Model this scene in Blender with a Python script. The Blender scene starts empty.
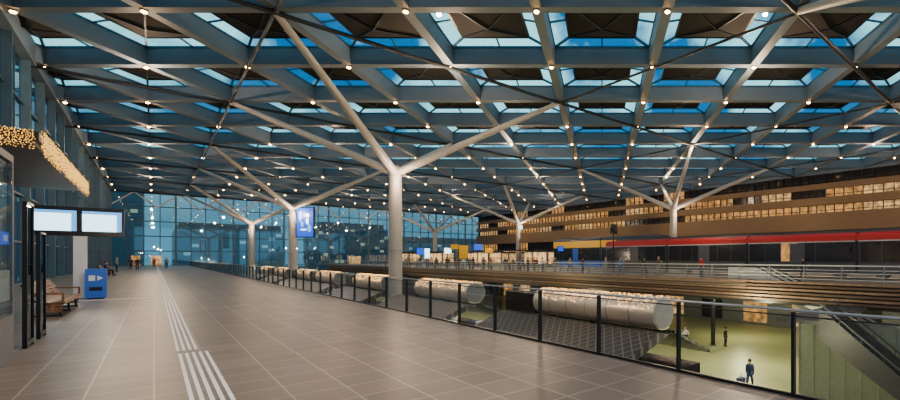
import bpy, bmesh, math, random
from mathutils import Vector, Matrix
random.seed(7)
S2 = math.sqrt(2.0)
C = bpy.context.scene.collection
HALL = math.radians(135)          # local x runs down the hall (u), local -y is v (towards the void)

# ---------------------------------------------------------------- materials
def mat(name, col, rough=0.5, metal=0.0, emis=None, es=0.0, noise=0.0, nscale=4.0, spec=0.5):
    m = bpy.data.materials.new(name); m.use_nodes = True
    nt = m.node_tree; b = nt.nodes['Principled BSDF']
    b.inputs['Base Color'].default_value = (*col, 1)
    b.inputs['Roughness'].default_value = rough
    b.inputs['Metallic'].default_value = metal
    b.inputs['Specular IOR Level'].default_value = spec
    if emis:
        b.inputs['Emission Color'].default_value = (*emis, 1)
        b.inputs['Emission Strength'].default_value = es
    if noise > 0:
        tc = nt.nodes.new('ShaderNodeTexCoord'); n = nt.nodes.new('ShaderNodeTexNoise')
        n.inputs['Scale'].default_value = nscale; n.inputs['Detail'].default_value = 4
        r = nt.nodes.new('ShaderNodeValToRGB')
        r.color_ramp.elements[0].color = (*[max(0, c*(1-noise)) for c in col], 1)
        r.color_ramp.elements[1].color = (*[min(1, c*(1+noise)) for c in col], 1)
        r.color_ramp.elements[0].position = 0.3; r.color_ramp.elements[1].position = 0.7
        nt.links.new(tc.outputs['Object'], n.inputs['Vector'])
        nt.links.new(n.outputs['Fac'], r.inputs['Fac'])
        nt.links.new(r.outputs['Color'], b.inputs['Base Color'])
    return m

def litmat(name, base, col, lo, hi, nscale):      # lit interior seen through a window: uneven brightness
    m = mat(name, base, 0.4, emis=col, es=1.0)
    nt = m.node_tree; b = nt.nodes['Principled BSDF']
    tc = nt.nodes.new('ShaderNodeTexCoord'); n = nt.nodes.new('ShaderNodeTexNoise')
    n.inputs['Scale'].default_value = nscale; n.inputs['Detail'].default_value = 3
    mr = nt.nodes.new('ShaderNodeMapRange'); mr.inputs['From Min'].default_value = 0.4; mr.inputs['From Max'].default_value = 0.65
    mr.inputs['To Min'].default_value = lo; mr.inputs['To Max'].default_value = hi
    nt.links.new(tc.outputs['Object'], n.inputs['Vector']); nt.links.new(n.outputs['Fac'], mr.inputs['Value'])
    nt.links.new(mr.outputs['Result'], b.inputs['Emission Strength'])
    return m

def glass(name, tint, refl=0.12, rough=0.02, gcol=(0.8,0.9,1.0), fm=0.5):
    m = bpy.data.materials.new(name); m.use_nodes = True
    nt = m.node_tree; nt.nodes.clear()
    o = nt.nodes.new('ShaderNodeOutputMaterial'); mx = nt.nodes.new('ShaderNodeMixShader')
    t = nt.nodes.new('ShaderNodeBsdfTransparent'); g = nt.nodes.new('ShaderNodeBsdfGlossy')
    t.inputs['Color'].default_value = (*tint, 1); g.inputs['Roughness'].default_value = rough
    g.inputs['Color'].default_value = (*gcol, 1)
    lw = nt.nodes.new('ShaderNodeLayerWeight'); lw.inputs['Blend'].default_value = 0.15
    ma = nt.nodes.new('ShaderNodeMath'); ma.operation = 'MULTIPLY_ADD'
    ma.inputs[1].default_value = fm; ma.inputs[2].default_value = refl; ma.use_clamp = True
    nt.links.new(lw.outputs['Fresnel'], ma.inputs[0])
    nt.links.new(ma.outputs[0], mx.inputs[0])
    nt.links.new(t.outputs[0], mx.inputs[1]); nt.links.new(g.outputs[0], mx.inputs[2])
    nt.links.new(mx.outputs[0], o.inputs['Surface'])
    return m

M = {}
M['beam'] = mat('beam_paint', (0.110,0.140,0.178), 0.5, noise=0.08, nscale=0.6)
M['tree'] = mat('tree_paint', (0.40,0.365,0.335), 0.45, noise=0.05, nscale=0.8)
M['tie'] = mat('tie_dark', (0.02,0.02,0.025), 0.4, 0.3, noise=0.2)
M['dkframe'] = mat('dark_frame', (0.015,0.022,0.035), 0.4, 0.2, noise=0.2)
M['blueframe'] = mat('blue_frame', (0.02,0.085,0.145), 0.45, 0.2, noise=0.2)
M['fin'] = mat('fin_blue_grey', (0.07,0.125,0.17), 0.45, 0.1, noise=0.12, nscale=1)
M['panel'] = mat('roof_panel', (0.013,0.009,0.007), 0.85, noise=0.3)
M['skyglass'] = glass('skylight_glass', (0.26,0.82,0.98), 0.02, fm=0.1)
M['facglass'] = glass('facade_glass', (0.56,0.78,0.84), 0.12, fm=0.4)
M['darkglass'] = glass('tinted_glass', (0.20,0.26,0.30), 0.08)
M['railglass'] = glass('railing_glass', (0.80,0.84,0.84), 0.02, fm=0.14)
M['clearglass'] = glass('screen_glass', (0.75,0.80,0.80), 0.04, fm=0.2)
M['bulb'] = mat('bulb', (1,0.8,0.5), 0.5, emis=(1.0,0.50,0.16), es=48)
M['fairy'] = mat('fairy_bulb', (0.5,0.25,0.03), 0.5, emis=(1.0,0.50,0.07), es=2.6)
M['fairy2'] = mat('fairy_bulb_soft', (0.6,0.35,0.1), 0.5, emis=(1.0,0.48,0.10), es=5.0)
M['black'] = mat('black_metal', (0.012,0.012,0.014), 0.4, 0.4, noise=0.2)
M['steel'] = mat('steel', (0.30,0.31,0.33), 0.35, 0.7, noise=0.1)
M['grey'] = mat('grey_paint', (0.14,0.15,0.165), 0.5, noise=0.1)
M['dkgrey'] = mat('dark_grey_paint', (0.04,0.045,0.05), 0.6, noise=0.1)
M['ltgrey'] = mat('light_grey', (0.5,0.5,0.5), 0.5, noise=0.06)
M['concrete'] = mat('pale_concrete', (0.72,0.70,0.67), 0.6, noise=0.06)
M['palegreen'] = mat('grey_green_panel', (0.17,0.195,0.155), 0.35, noise=0.15)
M['white'] = mat('white_strip', (0.88,0.85,0.82), 0.5, noise=0.08, nscale=3)
M['whitep'] = mat('white_plastic', (0.80,0.80,0.80), 0.4, noise=0.04)
M['tube'] = mat('tube_skin', (0.82,0.70,0.58), 0.30, 0.65, noise=0.03, nscale=0.8)
M['wood'] = mat('bench_wood', (0.22,0.09,0.032), 0.5, noise=0.35, nscale=9)
M['edgewood'] = mat('edge_wood', (0.19,0.11,0.07), 0.55, noise=0.3, nscale=2)
M['blue'] = mat('blue_paint_glow', (0.02,0.10,0.42), 0.4, emis=(0.0,0.08,0.5), es=0.15, noise=0.1)  # slight glow added to the blue paint
M['screenw'] = mat('screen_white', (0.7,0.85,0.9), 0.4, emis=(0.50,0.88,1.0), es=3.2)
M['screenb'] = mat('screen_blue', (0.02,0.1,0.5), 0.4, emis=(0.0,0.10,0.95), es=0.9)
M['screenl'] = mat('screen_marks', (0.2,0.4,0.7), 0.4, emis=(0.05,0.40,0.95), es=1.3)
M['red'] = mat('tram_red_glow', (0.40,0.008,0.008), 0.4, emis=(0.5,0.0,0.0), es=0.04, noise=0.08)  # faint red emission put into the paint
M['navy'] = mat('tram_navy', (0.03,0.035,0.05), 0.3, noise=0.2)
M['tramgrey'] = mat('tram_grey', (0.055,0.06,0.075), 0.35, noise=0.1)
M['yellow'] = mat('train_yellow_glow', (0.8,0.42,0.01), 0.35, emis=(0.8,0.38,0.0), es=0.22, noise=0.06)  # yellow paint given a weak glow of its own
M['winwarm'] = litmat('window_warm', (0.15,0.08,0.03), (1.0,0.48,0.13), 0.20, 0.85, 1.6)
M['winpale'] = litmat('window_pale', (0.15,0.1,0.06), (1.0,0.58,0.22), 0.25, 1.15, 1.8)
M['windark'] = mat('window_dark', (0.02,0.02,0.025), 0.15, 0.2, noise=0.3)
M['litshop'] = litmat('shop_light', (0.3,0.2,0.1), (1.0,0.56,0.20), 0.35, 1.9, 1.6)
M['rubber'] = mat('stair_dark', (0.035,0.035,0.038), 0.6, noise=0.2)
M['ground'] = mat('ground_outside', (0.03,0.035,0.04), 0.8, noise=0.3, nscale=0.1)
M['skin'] = mat('skin', (0.55,0.33,0.24), 0.55, noise=0.05)
M['hairb'] = mat('hair_brown', (0.06,0.03,0.015), 0.6, noise=0.3, nscale=30)
M['hairk'] = mat('hair_black', (0.012,0.01,0.01), 0.6, noise=0.3, nscale=30)
M['hairf'] = mat('hair_fair', (0.38,0.24,0.1), 0.6, noise=0.3, nscale=30)
M['eye'] = mat('eye_dark', (0.02,0.015,0.01), 0.3, noise=0.1)
M['shoe'] = mat('shoe_black', (0.015,0.015,0.015), 0.5, noise=0.2)
CL = {'black':(0.015,0.015,0.018),'navy':(0.02,0.035,0.12),'grey':(0.16,0.16,0.17),'red':(0.45,0.03,0.03),
      'white':(0.65,0.63,0.6),'tan':(0.35,0.23,0.13),'olive':(0.10,0.11,0.05),'blue':(0.05,0.14,0.40),'brown':(0.10,0.06,0.04)}
for k, c in CL.items(): M['c_'+k] = mat('cloth_'+k, c, 0.85, noise=0.15, nscale=12)

def brickmat(name, c1, c2, mortar, w, h, ms, rough, offset=0.0):
    m = bpy.data.materials.new(name); m.use_nodes = True
    nt = m.node_tree; b = nt.nodes['Principled BSDF']
    tc = nt.nodes.new('ShaderNodeTexCoord'); br = nt.nodes.new('ShaderNodeTexBrick')
    br.offset = offset; br.squash = 1.0
    br.inputs['Color1'].default_value = (*c1,1); br.inputs['Color2'].default_value = (*c2,1)
    br.inputs['Mortar'].default_value = (*mortar,1)
    br.inputs['Scale'].default_value = 1.0
    br.inputs['Mortar Size'].default_value = ms; br.inputs['Mortar Smooth'].default_value = 0.1
    br.inputs['Brick Width'].default_value = w; br.inputs['Row Height'].default_value = h
    n = nt.nodes.new('ShaderNodeTexNoise'); n.inputs['Scale'].default_value = 0.35; n.inputs['Detail'].default_value = 4
    mp = nt.nodes.new('ShaderNodeMapRange'); mp.inputs['To Min'].default_value = 0.8; mp.inputs['To Max'].default_value = 1.2
    mx = nt.nodes.new('ShaderNodeMix'); mx.data_type = 'RGBA'; mx.blend_type = 'MULTIPLY'; mx.inputs['Factor'].default_value = 1
    nt.links.new(tc.outputs['Object'], br.inputs['Vector']); nt.links.new(tc.outputs['Object'], n.inputs['Vector'])
    nt.links.new(n.outputs['Fac'], mp.inputs['Value'])
    nt.links.new(br.outputs['Color'], mx.inputs['A']); nt.links.new(mp.outputs['Result'], mx.inputs['B'])
    nt.links.new(mx.outputs['Result'], b.inputs['Base Color'])
    n2 = nt.nodes.new('ShaderNodeTexNoise'); n2.inputs['Scale'].default_value = 1.0; n2.inputs['Detail'].default_value = 2
    mr = nt.nodes.new('ShaderNodeMapRange'); mr.inputs['To Min'].default_value = rough-0.03; mr.inputs['To Max'].default_value = rough+0.06
    nt.links.new(tc.outputs['Object'], n2.inputs['Vector']); nt.links.new(n2.outputs['Fac'], mr.inputs['Value'])
    nt.links.new(mr.outputs['Result'], b.inputs['Roughness'])
    return m
M['floor'] = brickmat('floor_tiles', (0.105,0.080,0.065), (0.155,0.119,0.098), (0.32,0.25,0.205), 0.6, 0.6, 0.012, 0.38)
M['floor2'] = brickmat('platform_tiles', (0.12,0.10,0.09), (0.15,0.12,0.11), (0.2,0.17,0.15), 0.6, 0.6, 0.01, 0.4)
M['lowfloor'] = brickmat('lower_floor', (0.40,0.40,0.20), (0.46,0.45,0.22), (0.31,0.31,0.17), 1.2, 1.2, 0.02, 0.38)
def slatmat(name, c1, c2, sc):
    m = bpy.data.materials.new(name); m.use_nodes = True
    nt = m.node_tree; b = nt.nodes['Principled BSDF']
    tc = nt.nodes.new('ShaderNodeTexCoord'); w = nt.nodes.new('ShaderNodeTexWave')
    w.wave_type = 'BANDS'; w.bands_direction = 'Z'; w.inputs['Scale'].default_value = sc; w.inputs['Distortion'].default_value = 0.0
    r = nt.nodes.new('ShaderNodeValToRGB'); r.color_ramp.elements[0].color = (*c1,1); r.color_ramp.elements[1].color = (*c2,1)
    r.color_ramp.elements[0].position = 0.15; r.color_ramp.elements[1].position = 0.45
    nt.links.new(tc.outputs['Object'], w.inputs['Vector']); nt.links.new(w.outputs['Fac'], r.inputs['Fac'])
    nt.links.new(r.outputs['Color'], b.inputs['Base Color']); b.inputs['Roughness'].default_value = 0.6
    return m
M['slats'] = slatmat('brown_slats', (0.10,0.06,0.03), (0.22,0.13,0.065), 1.8)
def latticemat():
    m = bpy.data.materials.new('diamond_lattice'); m.use_nodes = True
    nt = m.node_tree; b = nt.nodes['Principled BSDF']
    tc = nt.nodes.new('ShaderNodeTexCoord'); mp = nt.nodes.new('ShaderNodeMapping')
    mp.inputs['Rotation'].default_value = (0,0,math.radians(45))
    br = nt.nodes.new('ShaderNodeTexBrick'); br.offset = 0
    br.inputs['Color1'].default_value = (0.012,0.012,0.014,1); br.inputs['Color2'].default_value = (0.02,0.018,0.017,1)
    br.inputs['Mortar'].default_value = (0.16,0.14,0.125,1); br.inputs['Scale'].default_value = 1
    br.inputs['Brick Width'].default_value = 0.36; br.inputs['Row Height'].default_value = 0.36; br.inputs['Mortar Size'].default_value = 0.025
    nt.links.new(tc.outputs['Object'], mp.inputs['Vector']); nt.links.new(mp.outputs['Vector'], br.inputs['Vector'])
    nt.links.new(br.outputs['Color'], b.inputs['Base Color']); b.inputs['Roughness'].default_value = 0.4
    return m
M['lattice'] = latticemat()
def towermat(name, base, lit, sx, sz, thr, es):
    m = bpy.data.materials.new(name); m.use_nodes = True
    nt = m.node_tree; b = nt.nodes['Principled BSDF']
    tc = nt.nodes.new('ShaderNodeTexCoord'); sp = nt.nodes.new('ShaderNodeSeparateXYZ'); cb = nt.nodes.new('ShaderNodeCombineXYZ')
    ad = nt.nodes.new('ShaderNodeMath'); ad.operation = 'ADD'
    nt.links.new(tc.outputs['Object'], sp.inputs[0]); nt.links.new(sp.outputs['X'], ad.inputs[0]); nt.links.new(sp.outputs['Y'], ad.inputs[1])
    nt.links.new(ad.outputs[0], cb.inputs['X']); nt.links.new(sp.outputs['Z'], cb.inputs['Y'])
    br = nt.nodes.new('ShaderNodeTexBrick'); br.offset = 0
    br.inputs['Color1'].default_value = (0,0,0,1); br.inputs['Color2'].default_value = (1,1,1,1); br.inputs['Mortar'].default_value = (0,0,0,1)
    br.inputs['Scale'].default_value = 1; br.inputs['Brick Width'].default_value = sx; br.inputs['Row Height'].default_value = sz; br.inputs['Mortar Size'].default_value = sz*0.13
    nt.links.new(cb.outputs[0], br.inputs['Vector'])
    r = nt.nodes.new('ShaderNodeValToRGB'); r.color_ramp.interpolation = 'CONSTANT'
    r.color_ramp.elements[0].color = (0,0,0,1); r.color_ramp.elements[1].color = (1,1,1,1); r.color_ramp.elements[1].position = thr
    nt.links.new(br.outputs['Color'], r.inputs['Fac'])
    mx = nt.nodes.new('ShaderNodeMix'); mx.data_type = 'RGBA'; mx.blend_type = 'MULTIPLY'; mx.inputs['Factor'].default_value = 1
    mx.inputs['B'].default_value = (*lit,1)
    nt.links.new(r.outputs['Color'], mx.inputs['A']); nt.links.new(mx.outputs['Result'], b.inputs['Emission Color'])
    b.inputs['Emission Strength'].default_value = es
    b.inputs['Base Color'].default_value = (*base,1); b.inputs['Roughness'].default_value = 0.5
    return m
M['tower1'] = towermat('tower_dark', (0.08,0.14,0.18), (1.0,0.72,0.40), 1.6, 1.2, 0.90, 0.9)
M['tower2'] = towermat('tower_blue', (0.15,0.27,0.34), (0.8,0.85,0.85), 1.8, 1.2, 0.90, 0.6)

# ---------------------------------------------------------------- mesh building
class MB:
    def __init__(s): s.v = []; s.f = []
    def add(s, vs, fs):
        n = len(s.v); s.v += [tuple(p) for p in vs]; s.f += [tuple(i+n for i in f) for f in fs]; return s
    def box(s, x0,x1,y0,y1,z0,z1):
        return s.add([(x0,y0,z0),(x1,y0,z0),(x1,y1,z0),(x0,y1,z0),(x0,y0,z1),(x1,y0,z1),(x1,y1,z1),(x0,y1,z1)],
                     [(0,3,2,1),(4,5,6,7),(0,1,5,4),(1,2,6,5),(2,3,7,6),(3,0,4,7)])
    def hb(s, u0,u1,v0,v1,z0,z1): return s.box(u0,u1,-v1,-v0,z0,z1)
    def cyl(s, p0, p1, r0, r1=None, n=12, caps=True):
        if r1 is None: r1 = r0
        p0 = Vector(p0); p1 = Vector(p1); d = (p1-p0).normalized()
        a = d.orthogonal().normalized(); b = d.cross(a)
        vs = []
        for p, r in ((p0,r0),(p1,r1)):
            for i in range(n):
                t = 2*math.pi*i/n; vs.append(p + (a*math.cos(t)+b*math.sin(t))*r)
        fs = [(i,(i+1)%n,n+(i+1)%n,n+i) for i in range(n)]
        if caps: fs += [tuple(reversed(range(n))), tuple(range(n,2*n))]
        return s.add(vs, fs)
    def bar(s, p0, p1, w, h):
        p0 = Vector(p0); p1 = Vector(p1); d = (p1-p0).normalized()
        up = Vector((0,0,1)) if abs(d.z) < 0.95 else Vector((1,0,0))
        a = d.cross(up).normalized()*w/2; b = d.cross(a).normalized()*h/2
        vs = [p+q for p in (p0,p1) for q in (-a-b,a-b,a+b,-a+b)]
        return s.add(vs, [(3,2,1,0),(4,5,6,7),(0,1,5,4),(1,2,6,5),(2,3,7,6),(3,0,4,7)])
    def sph(s, c, r, nu=10, nv=6, sc=(1,1,1)):
        c = Vector(c); vs = [(c.x,c.y,c.z+r*sc[2])]
        for j in range(1,nv):
            ph = math.pi*j/nv
            for i in range(nu):
                t = 2*math.pi*i/nu
                vs.append((c.x+r*sc[0]*math.sin(ph)*math.cos(t), c.y+r*sc[1]*math.sin(ph)*math.sin(t), c.z+r*sc[2]*math.cos(ph)))
        vs.append((c.x,c.y,c.z-r*sc[2])); fs = []
        for i in range(nu): fs.append((0,1+i,1+(i+1)%nu))
        for j in range(nv-2):
            for i in range(nu):
                a = 1+j*nu+i; b = 1+j*nu+(i+1)%nu; fs.append((a,a+nu,b+nu,b))
        k = len(vs)-1; o = 1+(nv-2)*nu
        for i in range(nu): fs.append((k,o+(i+1)%nu,o+i))
        return s.add(vs, fs)
    def prism(s, poly, x0, x1):       # poly of (y,z), extruded along x
        n = len(poly)
        vs = [(x0,y,z) for y,z in poly]+[(x1,y,z) for y,z in poly]
        return s.add(vs, [tuple(range(n)), tuple(reversed(range(n,2*n)))]+[(i,n+i,n+(i+1)%n,(i+1)%n) for i in range(n)])
    def mesh(s, name):
        me = bpy.data.meshes.new(name); me.from_pydata(s.v, [], s.f)
        bm = bmesh.new(); bm.from_mesh(me); bmesh.ops.recalc_face_normals(bm, faces=bm.faces); bm.to_mesh(me); bm.free()
        return me
    def build(s, name, m, parent=None, smooth=False, bevel=0):
        me = s.mesh(name); me.materials.append(M[m] if isinstance(m,str) else m)
        if smooth:
            for p in me.polygons: p.use_smooth = True
        o = bpy.data.objects.new(name, me); C.objects.link(o)
        if parent: o.parent = parent
        if bevel:
            b = o.modifiers.new('bevel','BEVEL'); b.width = bevel; b.segments = 2; b.limit_method = 'ANGLE'
        if smooth:
            try:
                me.set_sharp_from_angle(angle=math.radians(40))
            except Exception: pass
        return o
def W(u, v, z=0): return Vector(((v-u)/S2, (u+v)/S2, z))
def thing(name, label=None, cat=None, loc=(0,0,0), rz=0, group=None, kind=None):
    o = bpy.data.objects.new(name, None); C.objects.link(o); o.location = loc; o.rotation_euler = (0,0,rz)
    o.empty_display_size = 0.3
    return tag(o, label, cat, group, kind)
def tag(o, label=None, cat=None, group=None, kind=None):
    if label: o['label'] = label
    if cat: o['category'] = cat
    if group: o['group'] = group
    if kind: o['kind'] = kind
    return o
def hthing(name, label, cat, u=0, v=0, z=0, group=None, kind=None, extra=0):
    return thing(name, label, cat, W(u,v,z), HALL+extra, group, kind)
def dup(root, loc, rz=None, label=None):
    r = root.copy(); C.objects.link(r); r.location = loc
    if rz is not None: r.rotation_euler = (0,0,rz)
    if label: r['label'] = label
    for ch in root.children:
        c = ch.copy(); C.objects.link(c); c.parent = r
        for g in ch.children:
            d = g.copy(); C.objects.link(d); d.parent = c
    return r

# ---------------------------------------------------------------- dimensions
A = 7.39; Y0 = 25.3; ZB = 15.7; ZT = 16.9
U0, U1, V0, V1 = -15.0, 137.0, -6.5, 78.0
ZL = -6.4; VR = 5.54; V2 = 33.0

# ---------------------------------------------------------------- setting
fl = MB().hb(-12,U1,V0,VR+0.15,-0.5,0).build('floor','floor'); fl.rotation_euler.z = HALL
tag(fl, 'taupe tiled deck floor running down the hall', 'floor', kind='structure')
f2 = MB().hb(-14,U1,V2+4.2,V1,-0.5,0).hb(17,U1,V2,V2+4.2,-0.5,0).hb(-14,0,V2,V2+4.2,-0.5,0).build('floor','floor2'); f2.rotation_euler.z = HALL
tag(f2, 'platform floor on the far side of the void', 'floor', kind='structure')
f3 = MB().hb(-14,U1,-6.5,V1,ZL-0.3,ZL).build('floor','lowfloor'); f3.rotation_euler.z = HALL
tag(f3, 'olive beige floor of the lower hall', 'floor', kind='structure')
g = MB().hb(-200,600,-400,500,ZL-1.2,ZL-0.9).build('ground','ground'); g.rotation_euler.z = HALL
tag(g, 'dark street level outside the glass walls', 'ground', kind='structure')
w = MB().hb(-12,U1,VR-1.5,VR-1.3,ZL,-0.5).build('wall_deck','grey'); w.rotation_euler.z = HALL
tag(w, 'grey wall under the near deck edge', 'wall', kind='structure')
t1 = hthing('trim_1','striped boarded edge of the far platform','trim',kind='structure')
for k in range(6):
    z1 = -0.02 - k*0.27
    MB().hb(-14,U1,V2-0.12+0.05*k,V2+0.05+0.05*k,z1-0.15,z1).build('edge_board', 'edgewood' if k%2==0 else 'c_brown', t1)
MB().hb(-14,U1,V2+0.35,V2+0.6,-1.75,-0.05).build('edge_backing','black',t1)
cu = MB().hb(-14,U1,V2+4.3,V1,-1.75,-1.5).build('ceiling','grey'); cu.rotation_euler.z = HALL
tag(cu,'flat ceiling under the far platform','ceiling',kind='structure')

# ceiling grid
ceil_ = thing('ceiling','lattice of deep grey steel roof beams over the hall','ceiling',kind='structure')
rows = [Y0+k*A for k in range(-3,18)]
cols = [(i+0.5)*A for i in range(-15,10)]
for Y in rows:
    x0 = max(Y-S2*U1, S2*V0-Y); x1 = min(Y-S2*U0, S2*V1-Y)
    if x1-x0 > 1: MB().box(x0,x1,Y-0.30,Y+0.30,ZB,ZT).build('cross_beam','beam',ceil_)
for X in cols:
    y0 = max(X+S2*U0, S2*V0-X); y1 = min(X+S2*U1, S2*V1-X)
    if y1-y0 > 1: MB().box(X-0.30,X+0.30,y0,y1,ZB+0.003,ZT-0.003).build('long_beam','beam',ceil_)
eb = MB().hb(U0,U1,V0-0.3,V0+0.5,ZB-0.2,ZT+0.2).hb(U0,U1,V1-0.5,V1+0.3,ZB-0.2,ZT+0.2).hb(U1-0.5,U1+0.3,V0,V1,ZB-0.2,ZT+0.2).build('edge_beam','beam',ceil_)
eb.rotation_euler.z = HALL

def inside(X, Y, m=0.0):
    u = (Y-X)/S2; v = (X+Y)/S2
    return U0+m < u < U1-m and V0+m < v < V1-m
def seen(X, Y, top=17): return Y > top and -1.60 < X/Y < 0.95

def make_skylight():
    t = thing('roof_skylight','square glass roof skylight with a dark central panel','skylight',(0,0,0),0,'skylights between the roof beams')
    h = A/2-0.30; p = 2.3; zt = 0.22
    g = MB()
    o = [(-h,-h,0.05),(h,-h,0.05),(h,h,0.05),(-h,h,0.05)]; i = [(-p,-p,zt),(p,-p,zt),(p,p,zt),(-p,p,zt)]
    g.add(o+i, [(0,1,5,4),(1,2,6,5),(2,3,7,6),(3,0,4,7)]).build('glazing','skyglass',t)
    fr = MB()
    for k in range(4):
        fr.bar(o[k], i[k], 0.14, 0.14); fr.bar(o[k], o[(k+1)%4], 0.12, 0.12)
        a = Vector(o[k]).lerp(Vector(o[(k+1)%4]), 0.5); b = Vector(i[k]).lerp(Vector(i[(k+1)%4]), 0.5); fr.bar(a,b,0.10,0.1)
    fr.build('glazing_bars','blueframe',t)
    pn = MB(); ap = (0,0,zt-0.6)
    pn.add(i+[ap], [(0,1,4),(1,2,4),(2,3,4),(3,0,4)]); pl = pn.build('dark_panel','panel',t)
    rb = MB()
    for k in range(4): rb.bar(i[k], (0,0,zt-0.63), 0.10, 0.10); rb.bar(i[k], i[(k+1)%4], 0.13, 0.13)
    rb.build('panel_rib','dkframe',pl)
    return t
sk0 = None; nsk = 0
for ri in range(len(rows)-1):
    for ci in range(len(cols)-1):
        X = cols[ci]+A/2; Y = rows[ri]+A/2
        if not inside(X,Y,-3.4) or not seen(X,Y,16): continue
        nsk += 1
        if nsk > 298: continue
        if sk0 is None:
            sk0 = make_skylight(); sk0.location = (X,Y,ZT)
        else: dup(sk0,(X,Y,ZT))
print('skylights', nsk)
# solid cover outside the edge beam is not needed: edge cells overhang the walls as eaves

def make_lamp():
    t = thing('ceiling_lamp','small round warm lamp under a crossing of roof beams','lamp',(0,0,0),0,'warm lamps at the roof beam crossings')
    MB().cyl((0,0,0),(0,0,-0.08),0.20,0.17,14).build('lamp_housing','dkframe',t,True)
    MB().sph((0,0,-0.10),0.14,12,8,(1,1,0.6)).build('bulb','bulb',t,True)
    return t
lp0 = None
for ri, Y in enumerate(rows):
    for ci, X in enumerate(cols):
        if not inside(X,Y,0.6) or not (Y > 19 and -1.47 < X/Y < 0.76): continue
        if lp0 is None: lp0 = make_lamp(); lp0.location = (X,Y,ZB)
        else: dup(lp0,(X,Y,ZB))
def point(loc, e, col=(1,0.78,0.55), r=0.02):
    l = bpy.data.lights.new('fill_light','POINT'); l.energy = e; l.color = col; l.shadow_soft_size = r
    o = bpy.data.objects.new('fill_light', l); C.objects.link(o); o.location = loc; return o
for ri, Y in enumerate(rows):
    for ci, X in enumerate(cols):
        if inside(X,Y,2) and ri%3 == 1 and ci%3 == 1 and Y > 8: point((X,Y,ZB-1.5), 1500, (1,0.70,0.44), 0.15)  # added lights without fixtures, boosting the lamps at the beam crossings

def tree(i, k, zbase, label):
    X = (i)*A; Y = Y0+k*A
    t = thing('tree_column',label,'column',(X,Y,zbase),0,'branching roof columns')
    zj = 9.4-zbase; zt = ZB-zbase
    MB().cyl((0,0,0),(0,0,zj),0.60,0.52,24).build('trunk','tree',t,True)
    MB().cyl((0,0,0),(0,0,0.25),0.85,0.85,24).build('base_plate','steel',t,True)
    MB().sph((0,0,zj),0.60,20,12).build('branch_joint','tree',t,True)
    for dx, dy in ((2,0),(-2,0),(0,2),(0,-2)):
        MB().cyl((dx*0.15,dy*0.15,zj),(dx*A,dy*A,zt-0.05),0.36,0.20,18).build('branch','tree',t,True)
    MB().cyl((0,0,zj*0.55),(0,0,zj*0.55+0.12),0.61,0.61,24).build('collar','steel',t,True)
    return t
tree(-2.5,2,ZL,'largest branching grey column, nearest the middle of the hall')
tree(1.5,-2,ZL,'branching column just outside the frame, only one branch tip seen at top right')
tree(5.5,2,0,'branching column beyond the right edge with one branch showing')
tree(-6.5,6,ZL,'branching column carrying the tall blue screen')
tree(1.5,6,0,'branching column behind the red tram')
tree(-10.5,10,ZL,'branching column furthest down the near deck, by the end glass wall')
tree(-2.5,10,0,'branching column on the far platform left of the yellow train')
tree(-6.5,14,0,'most distant branching column of the far platform')
tt = thing('roof_tie_rods','long dark diagonal tie rods under the roof beams','tie rods')
zt = ZB-0.14
for c in range(-6,10):
    cc = -2.5+4*c
    cu_ = -(cc*A - Y0)/S2
    if U0 < cu_ < U1: MB().cyl(W(cu_,V0,zt),W(cu_,V1,zt),0.14,0.14,8).build('tie_rod','tie',tt,True)
for c in range(-6,10):
    cc = 1.5+4*c
    cv_ = (cc*A+Y0)/S2
    if V0 < cv_ < V1: MB().cyl(W(-8,cv_,zt),W(U1,cv_,zt),0.09,0.09,8).build('tie_rod','tie',tt,True)

# ---------------------------------------------------------------- glass walls
wl = hthing('wall_left','tall glazed left wall with steel fins','wall',kind='structure')
MB().hb(-12,U1,V0-0.06,V0-0.02,0,ZB).build('glazing','facglass',wl)
for k in range(0,53):
    u = -12+k*2.84
    if k%2: MB().hb(u-0.04,u+0.04,V0-0.1,V0+0.10,0,ZB).build('mullion','blueframe',wl)
    else: MB().hb(u-0.07,u+0.07,V0-0.1,V0+0.38,0,ZB).build('fin','fin',wl)
for z in (2.8,6,9.2,12.4): MB().hb(-12,U1,V0-0.1,V0+0.12,z-0.06,z+0.06).build('transom','blueframe',wl)
wb = hthing('wall_back','glazed end wall of the hall','wall',kind='structure')
MB().hb(U1+0.02,U1+0.06,V0,V1,ZL,ZB).build('glazing','facglass',wb)
for k in range(0,35):
    v = V0+k*2.48
    MB().hb(U1-0.25,U1+0.1,v-(0.16 if k%4==0 else 0.07),v+(0.16 if k%4==0 else 0.07),ZL,ZB).build('mullion','fin' if k%4==0 else 'blueframe',wb)
for z in (0,3.2,6.4,9.6,12.8): MB().hb(U1-0.15,U1+0.1,V0,V1,z-0.10,z+0.10).build('transom','blueframe',wb)
for k in range(0,12):
    v = V0+k*7.0
    MB().bar((U1-0.5,-v,12.6),(U1-0.5,-(v+3.5),ZB),0.26,0.26).bar((U1-0.5,-(v+3.5),ZB),(U1-0.5,-(v+7.0),12.6),0.26,0.26).build('zigzag_brace','ltgrey',wb)
for (v,ww,m_) in ((-3.4,1.3,'winwarm'),(-0.4,1.6,'winpale'),(38,3,'winpale'),(50,4,'winwarm')):
    MB().hb(U1-0.35,U1-0.3,v,v+ww,0.1,2.2).build('lit_entrance',m_,wb)

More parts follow.
